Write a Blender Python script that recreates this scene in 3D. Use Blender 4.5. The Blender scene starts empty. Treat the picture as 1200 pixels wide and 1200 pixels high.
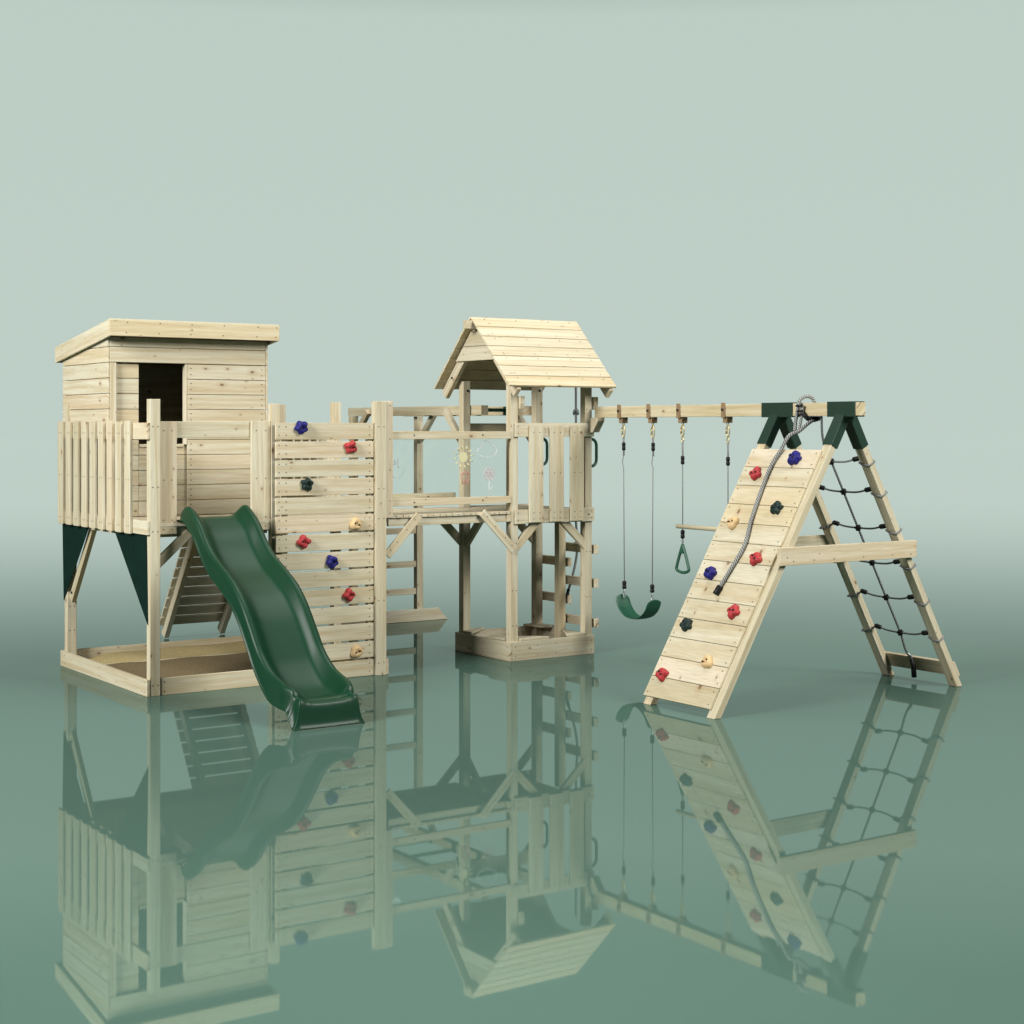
import bpy, math, random
from mathutils import Vector as V, Matrix
random.seed(7)
C = bpy.context.scene.collection
sc = bpy.context.scene
R = math.radians

# ------------------------------------------------------------------ materials
def newmat(name):
    m = bpy.data.materials.new(name); m.use_nodes = True
    nt = m.node_tree; nt.nodes.clear()
    return m, nt, nt.nodes, nt.links

def principled(name, col, rough=0.5, spec=0.5, metal=0.0, bump=None, var=0.0, coat=0.0, vs=9):
    m, nt, N, L = newmat(name)
    out = N.new('ShaderNodeOutputMaterial'); b = N.new('ShaderNodeBsdfPrincipled')
    L.new(b.outputs[0], out.inputs[0])
    b.inputs['Base Color'].default_value = (*col, 1)
    b.inputs['Roughness'].default_value = rough
    b.inputs['Metallic'].default_value = metal
    b.inputs['Specular IOR Level'].default_value = spec
    b.inputs['Coat Weight'].default_value = coat
    tc = N.new('ShaderNodeTexCoord')
    if var:
        nz = N.new('ShaderNodeTexNoise'); nz.inputs['Scale'].default_value = vs; nz.inputs['Detail'].default_value = 5
        L.new(tc.outputs['Object'], nz.inputs['Vector'])
        mx = N.new('ShaderNodeMix'); mx.data_type = 'RGBA'
        mx.inputs[6].default_value = (*[c*(1-var) for c in col], 1); mx.inputs[7].default_value = (*[min(1, c*(1+var)) for c in col], 1)
        L.new(nz.outputs['Fac'], mx.inputs[0]); L.new(mx.outputs[2], b.inputs['Base Color'])
    if bump:
        nz2 = N.new('ShaderNodeTexNoise'); nz2.inputs['Scale'].default_value = bump[0]; nz2.inputs['Detail'].default_value = 3
        L.new(tc.outputs['Object'], nz2.inputs['Vector'])
        bp = N.new('ShaderNodeBump'); bp.inputs['Strength'].default_value = bump[1]; bp.inputs['Distance'].default_value = bump[2]
        L.new(nz2.outputs['Fac'], bp.inputs['Height']); L.new(bp.outputs[0], b.inputs['Normal'])
    return m

def wood(name, light, dark, rough=0.62, knots=1.0):
    m, nt, N, L = newmat(name)
    out = N.new('ShaderNodeOutputMaterial'); b = N.new('ShaderNodeBsdfPrincipled')
    L.new(b.outputs[0], out.inputs[0])
    b.inputs['Roughness'].default_value = rough
    b.inputs['Specular IOR Level'].default_value = 0.25
    uv = N.new('ShaderNodeUVMap'); uv.uv_map = 'grain'
    vr = N.new('ShaderNodeUVMap'); vr.uv_map = 'board'
    sx = N.new('ShaderNodeSeparateXYZ'); L.new(uv.outputs[0], sx.inputs[0])
    sv = N.new('ShaderNodeSeparateXYZ'); L.new(vr.outputs[0], sv.inputs[0])
    def math_(op, a, b_=None, c=None):
        n = N.new('ShaderNodeMath'); n.operation = op
        for i, x in enumerate((a, b_, c)):
            if x is None: continue
            if isinstance(x, (int, float)): n.inputs[i].default_value = x
            else: L.new(x, n.inputs[i])
        return n.outputs[0]
    r1, r2 = sv.outputs[0], sv.outputs[1]
    off = math_('MULTIPLY', r1, 57.0)
    def coord(su, sw):
        cb = N.new('ShaderNodeCombineXYZ')
        L.new(math_('MULTIPLY', sx.outputs[0], su), cb.inputs[0])
        L.new(math_('MULTIPLY', sx.outputs[1], sw), cb.inputs[1])
        L.new(off, cb.inputs[2])
        return cb.outputs[0]
    def noise(vec, sc_, det=3.0, dist=0.0):
        n = N.new('ShaderNodeTexNoise'); n.inputs['Scale'].default_value = sc_; n.inputs['Detail'].default_value = det
        n.inputs['Distortion'].default_value = dist
        L.new(vec, n.inputs['Vector']); return n.outputs['Fac']
    def ramp(f, stops):
        r = N.new('ShaderNodeValToRGB'); e = r.color_ramp.elements
        while len(e) < len(stops): e.new(0.5)
        for el, (p, c) in zip(e, stops): el.position = p; el.color = (*c, 1) if len(c) == 3 else c
        L.new(f, r.inputs[0]); return r.outputs[0]
    def mix(f, a, b_, mode='MIX'):
        n = N.new('ShaderNodeMix'); n.data_type = 'RGBA'; n.blend_type = mode
        for i, x in ((0, f), (6, a), (7, b_)):
            if isinstance(x, (int, float)): n.inputs[i].default_value = x
            elif isinstance(x, tuple): n.inputs[i].default_value = (*x, 1)
            else: L.new(x, n.inputs[i])
        return n.outputs[2]
    bands = noise(coord(0.9, 26), 1.0, 2.5, 0.6)                 # growth rings
    fibre = noise(coord(7, 260), 1.0, 2.0)                       # fine fibres
    cloud = noise(coord(1.3, 4), 1.0, 2.0)
    base = mix(ramp(bands, [(0.38, (0, 0, 0)), (0.66, (1, 1, 1))]), light, dark)
    base = mix(math_('MULTIPLY', ramp(cloud, [(0.45, (0, 0, 0)), (0.75, (1, 1, 1))]), 0.35), base, tuple(0.5*(a+c)*t for a, c, t in zip(light, dark, (1.0, 0.93, 0.85))))
    fb = ramp(fibre, [(0.3, (0.86, 0.85, 0.82)), (0.6, (1, 1, 1))])
    base = mix(1.0, base, fb, 'MULTIPLY')
    # each board its own tone
    tone = ramp(r2, [(0.0, (0.85, 0.845, 0.79)), (0.3, (1, 1, .98)), (0.6, (0.92, 0.915, 0.875)), (.8, (1.0, .955, .93)), (1.0, (0.97, 0.925, 0.81))])
    base = mix(1.0, base, tone, 'MULTIPLY')
    # knots
    vo = N.new('ShaderNodeTexVoronoi'); vo.voronoi_dimensions = '2D'; vo.inputs['Scale'].default_value = 1.0
    cb = N.new('ShaderNodeCombineXYZ')
    L.new(math_('MULTIPLY_ADD', sx.outputs[0], 5.0, math_('MULTIPLY', r1, 91.0)), cb.inputs[0]); L.new(math_('MULTIPLY_ADD', sx.outputs[1], 9.0, math_('MULTIPLY', r2, 53.0)), cb.inputs[1])
    L.new(cb.outputs[0], vo.inputs['Vector'])
    d = vo.outputs['Distance']
    sc_c = N.new('ShaderNodeSeparateColor'); L.new(vo.outputs['Color'], sc_c.inputs[0])
    pick = math_('GREATER_THAN', sc_c.outputs[0], 0.70)
    size = math_('MULTIPLY_ADD', math_('POWER', sc_c.outputs[1], 3.0), 0.10, 0.032)
    rel = math_('DIVIDE', d, size)
    core = math_('MULTIPLY', math_('SUBTRACT', 1.0, math_('SMOOTH_MIN', 1.0, rel, 0.3)), pick)
    cr = ramp(rel, [(0.0, (1, 1, 1)), (0.62, (0.75, 0.75, 0.75)), (1.0, (0, 0, 0))])
    halo = ramp(math_('MULTIPLY', rel, 0.33), [(0.2, (1, 1, 1)), (1.0, (0, 0, 0))])
    base = mix(math_('MULTIPLY', math_('MULTIPLY', halo, pick), 0.35*knots), base, (0.42, 0.25, 0.12))
    base = mix(math_('MULTIPLY', math_('MULTIPLY', cr, pick), 0.85*knots), base, (0.13, 0.07, 0.035))
    L.new(base, b.inputs['Base Color'])
    bp = N.new('ShaderNodeBump'); bp.inputs['Strength'].default_value = 0.25; bp.inputs['Distance'].default_value = 0.002
    L.new(fibre, bp.inputs['Height']); L.new(bp.outputs[0], b.inputs['Normal'])
    return m

def rope_mat(name, c1, c2, freq, rough=0.8):
    m, nt, N, L = newmat(name)
    out = N.new('ShaderNodeOutputMaterial'); b = N.new('ShaderNodeBsdfPrincipled'); L.new(b.outputs[0], out.inputs[0])
    b.inputs['Roughness'].default_value = rough; b.inputs['Specular IOR Level'].default_value = 0.2
    uv = N.new('ShaderNodeUVMap'); uv.uv_map = 'grain'
    sx = N.new('ShaderNodeSeparateXYZ'); L.new(uv.outputs[0], sx.inputs[0])
    a = N.new('ShaderNodeMath'); a.operation = 'MULTIPLY_ADD'; a.inputs[1].default_value = freq
    L.new(sx.outputs[0], a.inputs[0])
    k = N.new('ShaderNodeMath'); k.operation = 'MULTIPLY'; k.inputs[1].default_value = 3*2*math.pi
    L.new(sx.outputs[1], k.inputs[0]); L.new(k.outputs[0], a.inputs[2])
    s = N.new('ShaderNodeMath'); s.operation = 'SINE'; L.new(a.outputs[0], s.inputs[0])
    r = N.new('ShaderNodeValToRGB'); mr = N.new('ShaderNodeMath'); mr.operation = 'MULTIPLY_ADD'; mr.inputs[1].default_value = .5; mr.inputs[2].default_value = .5
    L.new(s.outputs[0], mr.inputs[0]); L.new(mr.outputs[0], r.inputs[0])
    r.color_ramp.elements[0].position = .12; r.color_ramp.elements[0].color = (*c2, 1)
    r.color_ramp.elements[1].position = .55; r.color_ramp.elements[1].color = (*c1, 1)
    L.new(r.outputs[0], b.inputs['Base Color'])
    bp = N.new('ShaderNodeBump'); bp.inputs['Strength'].default_value = .7; bp.inputs['Distance'].default_value = .006
    L.new(mr.outputs[0], bp.inputs['Height']); L.new(bp.outputs[0], b.inputs['Normal'])
    return m

M = {}
M['wood'] = wood('spruce_wood', (0.735, 0.69, 0.54), (0.61, 0.52, 0.345))
M['nail'] = principled('nail_steel', (0.06, 0.045, 0.03), 0.6)
M['bolt'] = principled('bolt_black', (0.012, 0.012, 0.012), 0.4)
M['slide'] = principled('green_plastic', (0.0035, 0.038, 0.0155), 0.40, 0.32, bump=(420, 0.06, 0.0006))
M['bracket'] = principled('green_steel', (0.005, 0.030, 0.016), 0.5, bump=(500, .1, .0004))
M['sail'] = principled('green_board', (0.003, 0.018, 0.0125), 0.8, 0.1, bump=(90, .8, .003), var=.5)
M['seat'] = principled('green_rubber', (0.018, 0.10, 0.055), 0.42, 0.6)
M['handle'] = principled('green_handle', (0.006, 0.055, 0.028), 0.35)
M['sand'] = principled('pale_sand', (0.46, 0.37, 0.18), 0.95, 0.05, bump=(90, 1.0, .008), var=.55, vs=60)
M['sand_dark'] = principled('brown_sand', (0.20, 0.155, 0.085), 0.95, 0.05, bump=(90, 1.0, .008), var=.55, vs=60)  # same sand in a darker brown
M['black'] = principled('black_plastic', (0.004, 0.004, 0.005), 0.55, .3)
M['brass'] = principled('yellow_zinc', (0.62, 0.50, 0.24), 0.35, metal=.6)
M['bronze'] = principled('brown_plate', (0.33, 0.22, 0.12), 0.5, metal=.2)
M['steel'] = principled('galvanised_steel', (0.55, 0.57, 0.56), 0.35, metal=.8)
M['rope_grey'] = rope_mat('grey_rope', (0.38, 0.39, 0.37), (0.10, 0.105, 0.10), 330)
M['rope_thin'] = rope_mat('thin_rope', (0.40, 0.42, 0.41), (0.16, 0.17, 0.17), 420)
M['rope_dark'] = rope_mat('dark_rope', (0.26, 0.28, 0.275), (0.075, 0.083, 0.083), 300)
M['loop'] = rope_mat('loop_rope', (0.36, 0.38, 0.37), (0.10, 0.11, 0.11), 350)
M['hold_red'] = principled('red_hold', (0.42, 0.035, 0.040), 0.55, .35, bump=(300, .5, .001))
M['hold_blue'] = principled('blue_hold', (0.009, 0.008, 0.15), 0.55, .35, bump=(300, .5, .001))
M['hold_green'] = principled('green_hold', (0.005, 0.020, 0.017), 0.55, .35, bump=(300, .5, .001))
M['hold_tan'] = principled('tan_hold', (0.66, 0.47, 0.24), 0.6, .3, bump=(300, .5, .001))
M['chalk_yellow'] = principled('yellow_chalk', (0.70, 0.66, 0.40), 0.95, .0)
def chalk_mat(name, col, k):
    m, nt, N, L = newmat(name)
    out = N.new('ShaderNodeOutputMaterial'); t = N.new('ShaderNodeBsdfTransparent'); d = N.new('ShaderNodeBsdfDiffuse'); d.inputs[0].default_value = (*col, 1)
    mx = N.new('ShaderNodeMixShader'); nz = N.new('ShaderNodeTexNoise'); nz.inputs['Scale'].default_value = 160
    tc = N.new('ShaderNodeTexCoord'); L.new(tc.outputs['Object'], nz.inputs['Vector'])
    r = N.new('ShaderNodeMapRange'); r.inputs[1].default_value = .35; r.inputs[2].default_value = .65; r.inputs[3].default_value = k*.5; r.inputs[4].default_value = k
    L.new(nz.outputs['Fac'], r.inputs[0]); L.new(r.outputs[0], mx.inputs[0]); L.new(t.outputs[0], mx.inputs[1]); L.new(d.outputs[0], mx.inputs[2]); L.new(mx.outputs[0], out.inputs[0])
    return m
M['chalk_white'] = chalk_mat('white_chalk', (.9, .92, .92), .42); M['chalk_pink'] = chalk_mat('pink_chalk', (.88, .62, .65), .42)
M['chalk_red'] = chalk_mat('red_chalk', (.70, .30, .27), .6)
def clear_mat():
    m, nt, N, L = newmat('clear_acrylic')
    out = N.new('ShaderNodeOutputMaterial'); t = N.new('ShaderNodeBsdfTransparent'); g = N.new('ShaderNodeBsdfGlossy')
    g.inputs['Roughness'].default_value = 0.02; mx = N.new('ShaderNodeMixShader'); f = N.new('ShaderNodeFresnel'); f.inputs[0].default_value = 1.25
    t.inputs[0].default_value = (0.97, 0.99, 0.985, 1)
    L.new(f.outputs[0], mx.inputs[0]); L.new(t.outputs[0], mx.inputs[1]); L.new(g.outputs[0], mx.inputs[2]); L.new(mx.outputs[0], out.inputs[0])
    return m
M['clear'] = clear_mat()
def floor_mat():
    m, nt, N, L = newmat('polished_floor')
    out = N.new('ShaderNodeOutputMaterial'); d = N.new('ShaderNodeBsdfDiffuse'); g = N.new('ShaderNodeBsdfGlossy'); mx = N.new('ShaderNodeMixShader')
    d.inputs[0].default_value = (*FLOOR_COL, 1); g.inputs[0].default_value = (*FLOOR_TINT, 1); g.inputs['Roughness'].default_value = 0.02
    lw = N.new('ShaderNodeLayerWeight'); lw.inputs[0].default_value = .5
    # polished sheen: steady at steep angles, mirror-like at grazing ones
    mr = N.new('ShaderNodeMapRange'); mr.interpolation_type = 'SMOOTHSTEP'
    mr.inputs[1].default_value = 1-FLOOR_G0; mr.inputs[2].default_value = 1-FLOOR_G1; mr.inputs[3].default_value = FLOOR_R0; mr.inputs[4].default_value = 1
    tn = N.new('ShaderNodeMix'); tn.data_type = 'RGBA'; tn.inputs[6].default_value = (*FLOOR_TINT, 1); tn.inputs[7].default_value = (1, 1, 1, 1)
    L.new(mr.outputs[0], tn.inputs[0]); L.new(tn.outputs[2], g.inputs[0])
    L.new(lw.outputs['Facing'], mr.inputs[0]); L.new(mr.outputs[0], mx.inputs[0])
    L.new(d.outputs[0], mx.inputs[1]); L.new(g.outputs[0], mx.inputs[2]); L.new(mx.outputs[0], out.inputs[0])
    return m
FLOOR_COL = (0.066, 0.122, 0.098); FLOOR_TINT = (0.85, 1.0, 0.945); FLOOR_R0 = 0.225; FLOOR_G0 = 0.152; FLOOR_G1 = 0.04

# ------------------------------------------------------------------ mesh builder
class MB:
    def __init__(s): s.v = []; s.f = []; s.uv = []; s.bd = []; s.mi = []; s.sm = []
    def face(s, pts, uvs, bd, mi=0, smooth=False):
        n = len(s.v); s.v += [tuple(p) for p in pts]; s.f.append(list(range(n, n+len(pts)))); s.uv.append(uvs); s.bd.append(bd); s.mi.append(mi); s.sm.append(smooth)
    def solid(s, bot, top, grain, mi=0):
        """prism between two matching polygons; grain = board direction"""
        g = V(grain).normalized(); n = (V(bot[1])-V(bot[0])).cross(V(bot[2])-V(bot[1])).normalized()
        w = g.cross(n)
        if w.length < .2: w = V((0, 0, 1)).cross(g) if abs(g.z) < .9 else V((1, 0, 0)).cross(g)
        w.normalize(); t = g.cross(w)
        o = V(bot[0]); bd = (random.random(), random.random()); k = random.uniform(0, 3)
        q = lambda p: ((V(p)-o).dot(g)+k, (V(p)-o).dot(w)+(V(p)-o).dot(t)+k)
        base = len(s.v); s.v += [tuple(p) for p in bot]+[tuple(p) for p in top]; m = len(bot)
        ctr = sum((V(p) for p in list(bot)+list(top)), V())/(2*m)
        def add(idx):
            pts = [V(s.v[i]) for i in idx]; nn = (pts[1]-pts[0]).cross(pts[2]-pts[1])
            c = sum(pts, V())/len(pts)
            if nn.dot(c-ctr) < 0: idx = idx[::-1]
            s.f.append(idx); s.uv.append([q(s.v[i]) for i in idx]); s.bd.append(bd); s.mi.append(mi); s.sm.append(False)
        add([base+i for i in range(m)]); add([base+m+i for i in range(m)])
        for i in range(m): j = (i+1) % m; add([base+i, base+j, base+m+j, base+m+i])
    def box(s, x0, x1, y0, y1, z0, z1, grain=None, mi=0):
        if grain is None:
            d = (x1-x0, y1-y0, z1-z0); i = d.index(max(d)); grain = [(1, 0, 0), (0, 1, 0), (0, 0, 1)][i]
        # polygon perpendicular to the thinnest axis
        s.solid([(x0, y0, z0), (x1, y0, z0), (x1, y1, z0), (x0, y1, z0)], [(x0, y0, z1), (x1, y0, z1), (x1, y1, z1), (x0, y1, z1)], grain, mi)
    def beam(s, p0, p1, w, t, side=(0, 0, 1), mi=0, ext=0.0):
        p0 = V(p0); p1 = V(p1); d = (p1-p0).normalized(); p0 = p0-d*ext; p1 = p1+d*ext
        sd = V(side); sd = (sd-d*sd.dot(d)).normalized(); u = d.cross(sd)
        ring = lambda p: [p+sd*w/2+u*t/2, p-sd*w/2+u*t/2, p-sd*w/2-u*t/2, p+sd*w/2-u*t/2]
        s.solid(ring(p0), ring(p1), d, mi)
    def nail(s, p, n, r=0.0052, mi=1):
        n = V(n).normalized(); a = n.orthogonal().normalized(); b = n.cross(a); p = V(p)+n*0.0012
        pts = [p+(a*math.cos(i*math.pi/4)+b*math.sin(i*math.pi/4))*r for i in range(8)]
        s.face(pts, [(0, 0)]*8, (0, 0), mi)
    def bolt(s, p, n, r=0.012, h=.008, mi=2):
        n = V(n).normalized(); a = n.orthogonal().normalized(); b = n.cross(a); p = V(p)
        c = lambda q, rr: [q+(a*math.cos(i*math.pi/4)+b*math.sin(i*math.pi/4))*rr for i in range(8)]
        lo, hi = c(p, r), c(p+n*h, r*.8)
        for i in range(8): j = (i+1) % 8; s.face([lo[i], lo[j], hi[j], hi[i]], [(0, 0)]*4, (0, 0), mi)
        s.face(hi, [(0, 0)]*8, (0, 0), mi)
    def tube(s, pts, r, n=8, mi=0, caps=True, radii=None):
        pts = [V(p) for p in pts]; rings = []; L = 0; ls = []
        ref = None
        for i, p in enumerate(pts):
            d = (pts[min(i+1, len(pts)-1)]-pts[max(i-1, 0)]).normalized()
            if ref is None: ref = d.orthogonal().normalized()
            ref = (ref-d*ref.dot(d)).normalized(); u = d.cross(ref)
            if i: L += (p-pts[i-1]).length
            ls.append(L); rr = radii[i] if radii else r
            base = len(s.v); s.v += [tuple(p+(ref*math.cos(2*math.pi*k/n)+u*math.sin(2*math.pi*k/n))*rr) for k in range(n)]; rings.append(base)
        for i in range(len(pts)-1):
            for k in range(n):
                j = (k+1) % n; A, B = rings[i], rings[i+1]
                s.f.append([A+k, A+j, B+j, B+k]); s.uv.append([(ls[i], k/n), (ls[i], (k+1)/n), (ls[i+1], (k+1)/n), (ls[i+1], k/n)]); s.bd.append((0, 0)); s.mi.append(mi); s.sm.append(True)
        if caps:
            for rg, rev in ((rings[0], True), (rings[-1], False)):
                idx = [rg+k for k in range(n)]
                if rev: idx = idx[::-1]
                s.f.append(idx); s.uv.append([(0, 0)]*n); s.bd.append((0, 0)); s.mi.append(mi); s.sm.append(False)
    def grid(s, rows, mi=0, smooth=True, closed=False):
        base = len(s.v); m = len(rows[0])
        for r in rows: s.v += [tuple(p) for p in r]
        for i in range(len(rows)-1):
            for j in range(m if closed else m-1):
                k = (j+1) % m
                s.f.append([base+i*m+j, base+i*m+k, base+(i+1)*m+k, base+(i+1)*m+j]); s.uv.append([(0, 0)]*4); s.bd.append((0, 0)); s.mi.append(mi); s.sm.append(smooth)
    def build(s, name, mats, parent=None, bevel=0.0):
        me = bpy.data.meshes.new(name); me.from_pydata(s.v, [], s.f)
        a = me.uv_layers.new(name='grain'); b = me.uv_layers.new(name='board')
        i = 0
        for fi, f in enumerate(s.f):
            for k in range(len(f)): a.data[i].uv = s.uv[fi][k]; b.data[i].uv = s.bd[fi]; i += 1
        for p, mi, sm in zip(me.polygons, s.mi, s.sm): p.material_index = mi; p.use_smooth = sm
        for m in (mats if isinstance(mats, (list, tuple)) else [mats]): me.materials.append(M[m])
        me.update()
        o = bpy.data.objects.new(name, me); C.objects.link(o); o.parent = parent
        if bevel:
            md = o.modifiers.new('bevel', 'BEVEL'); md.width = bevel; md.segments = 2; md.limit_method = 'ANGLE'; md.angle_limit = R(40); md.use_clamp_overlap = True
        return o

WD = ['wood', 'nail', 'bolt']
def W(name, mb, parent, bevel=.003): return mb.build(name, WD, parent, bevel)
def empty(name, loc=(0, 0, 0)):
    o = bpy.data.objects.new(name, None); C.objects.link(o); o.location = loc; o.empty_display_size = .2; return o
def tag(o, label=None, cat=None, group=None, kind=None):
    for k, v in (('label', label), ('category', cat), ('group', group), ('kind', kind)):
        if v: o[k] = v
    return o
def lab(o, t): o['label'] = t; return o
def spline(pts, n=8):
    """Catmull-Rom through points"""
    P = [V(p) for p in pts]; out = []
    for i in range(len(P)-1):
        p0 = P[i-1] if i else P[0]*2-P[1]; p1, p2 = P[i], P[i+1]; p3 = P[i+2] if i+2 < len(P) else P[-1]*2-P[-2]
        for k in range(n):
            t = k/n; out.append(.5*((2*p1)+(p2-p0)*t+(2*p0-5*p1+4*p2-p3)*t*t+(3*p1-p0-3*p2+p3)*t**3))
    out.append(P[-1]); return out

# ================================================================== the setting
floor_m = floor_mat(); M['floor'] = floor_m
mb = MB(); mb.face([(-450, -450, 0), (450, -450, 0), (450, 450, 0), (-450, 450, 0)], [(0, 0)]*4, (0, 0))
tag(mb.build('floor', ['floor']), kind='structure')

# ================================================================== the play set
play = empty('play_set')
tag(play, 'large pale wooden play set with playhouse, bridge, roofed tower and swing frame', 'play set')
FB, LB = (0, -1, 0), (-1, 0, 0)      # outward normals of front and left faces

def post(x0, x1, y0, y1, z0, z1, name='post', nails=()):
    m = MB(); m.box(x0, x1, y0, y1, z0, z1, (0, 0, 1))
    for z in nails:
        for dx in (.25, .75): m.nail((x0+(x1-x0)*dx, y0, z), FB)
    return W(name, m, play)
# ---- playhouse stilts
post(-.04, .04, 0, .07, 0, 2.205, nails=(2.0, 1.55, 1.22, .08))
post(-.04, .04, 1.83, 1.90, 0, 2.19, nails=(.5, .3))
post(.965, 1.035, .035, .10, 0, 2.18)
post(1.845, 1.94, -.05, .03, 0, 2.205, nails=(2.0, 1.5, 1.26, .6, .1))
m = MB(); m.box(1.9425, 2.012, -.03, .03, 1.262, 2.208)
for z in (2.17, 1.9, 1.65, 1.4, 1.3): m.nail((1.985, -.03, z), FB)
W('bridge_post', m, play)
m = MB(); m.box(1.9425, 1.975, -.025, .03, 0, .125, (1, 0, 0)); W('end_block', m, play)
post(1.95, 2.02, .87, .94, 0, 2.21, nails=(2.0,))
post(1.90, 1.97, 1.83, 1.90, 0, 2.2)
# ---- sandbox under the playhouse
m = MB()
m.box(-.066, -.042, -.004, 1.93, 0, .126); m.box(.043, .962, .008, .034, 0, .128)
m.box(-.04, 1.98, 1.935, 1.958, 0, .125); m.box(1.95, 1.975, .04, 1.93, 0, .125)
for b in (.05, .10, 1.0, 1.82, 1.88):
    for z in (.03, .1): m.nail((-.066, b, z), LB)
for a in (.075, .93):
    for z in (.03, .1): m.nail((a, .008, z), FB)
W('sandbox_frame', m, play)
# sand lying in it
def sandbed(x0, x1, y0, y1, hf, name):
    rows = []
    for j in range(29):
        y = y0+(y1-y0)*j/28
        rows.append([(x0+(x1-x0)*i/60, y, hf(x0+(x1-x0)*i/60, y)) for i in range(61)])
    m = MB(); m.grid(rows)
    b = [[(p[0], p[1], 0.002) for p in rows[0]], rows[0]]; m.grid(b)
    return m
sm = lambda t: max(0, min(1, t))**2*(3-2*max(0, min(1, t)))
hf = lambda x, y: .035+.06*sm((x+.02)/.5)-.018*sm((y-1.55)/.4)+.004*math.sin(9*x+3*y)
tag(sandbed(-.035, 1.945, 1.18, 1.933, hf, 's').build('sand', ['sand']), 'pale sand heaped at the back of the sandbox under the playhouse', 'sand', kind='stuff')
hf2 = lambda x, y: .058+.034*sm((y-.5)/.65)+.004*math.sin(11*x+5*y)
tag(sandbed(-.035, 1.945, .04, 1.155, hf2, 's').build('sand', ['sand_dark']), 'darker brown sand at the front of the sandbox under the playhouse', 'sand', kind='stuff')
m = MB(); m.box(-.035, 1.945, 1.157, 1.177, 0, .094); W('sandbox_divider', m, play)
# ---- playhouse deck and beams
m = MB()
for i in range(16):
    y = .0445+i*.118; m.box(-.018, 1.94, y, y+.115, 1.252, 1.278)
W('deck', m, play)
m = MB(); m.box(.042, .96, .104, .14, 1.17, 1.25); m.box(-.038, -.002, .075, 1.825, 1.17, 1.25); m.box(.045, 1.895, 1.86, 1.895, 1.17, 1.25); m.box(1.905, 1.94, .05, 1.825, 1.17, 1.25)
W('deck_beam', m, play)
m = MB(); m.beam((.0, .085, .93), (.30, .085, 1.20), .07, .034, (0, 0, 1)); lab(W('brace', m, play), 'shaded brace under the playhouse deck beside the slide')
m = MB(); m.beam((1.0, .118, .95), (.72, .118, 1.20), .07, .03, (0, 0, 1)); W('brace', m, play)
m = MB(); m.beam((.0, 1.815, .56), (.0, 1.31, 1.19), .07, .04, (0, 0, 1)); m.bolt((-.02, 1.775, .62), LB); W('brace', m, play)
m = MB(); m.beam((.0, .085, .56), (.0, .62, 1.19), .07, .04, (0, 0, 1)); W('brace', m, play)
# dark green triangular panels
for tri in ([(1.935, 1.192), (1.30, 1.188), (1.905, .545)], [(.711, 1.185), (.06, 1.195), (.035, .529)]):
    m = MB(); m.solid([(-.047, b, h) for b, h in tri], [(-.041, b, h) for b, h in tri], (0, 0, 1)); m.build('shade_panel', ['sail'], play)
# ---- railings of the playhouse deck
m = MB()
m.box(-.064, -.042, .0, 1.93, 1.905, 2.03); m.box(-.064, -.042, .0, 1.93, 1.197, 1.30)
for i in range(9):
    y1 = 1.935-i*.191; m.box(-.087, -.066, y1-.120, y1, 1.192, 2.045-.006*(i % 2), (0, 0, 1))
    for z in (1.25, 1.95, 1.6): m.nail((-.087, y1-.045, z), LB); m.nail((-.087, y1-.09, z), LB)
lab(W('railing', m, play), 'slatted railing on the left side of the playhouse deck')
m = MB()
m.box(.042, .962, .073, .097, 1.915, 2.04); m.box(.042, .962, .073, .1, 1.19, 1.2515); m.box(.042, .25, .073, .1, 1.255, 1.30)
m.box(.05, .19, .048, .0715, 1.195, 2.04, (0, 0, 1)); m.box(.80, .9625, .048, .0715, 1.2, 2.045, (0, 0, 1))
for x in (.085, .15, .84, .92):
    for z in (1.23, 1.3, 1.6, 1.97): m.nail((x, .048, z), FB)
W('railing', m, play)
m = MB()
m.box(1.972, 1.986, .95, 1.9, 1.915, 2.03); m.box(1.972, 1.986, .95, 1.9, 1.29, 1.4)
for i in range(6): y = .96+i*.155; m.box(1.988, 2.008, y, y+.11, 1.25, 2.03, (0, 0, 1))
W('railing', m, play)
m = MB(); m.box(1.37, 1.9, 1.905, 1.925, 1.915, 2.03); m.box(1.37, 1.9, 1.905, 1.925, 1.29, 1.40)
for i in range(3): x = 1.37+i*.1; m.box(x, x+.065, 1.927, 1.947, 1.25, 2.03, (0, 0, 1))
W('railing', m, play)
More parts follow.
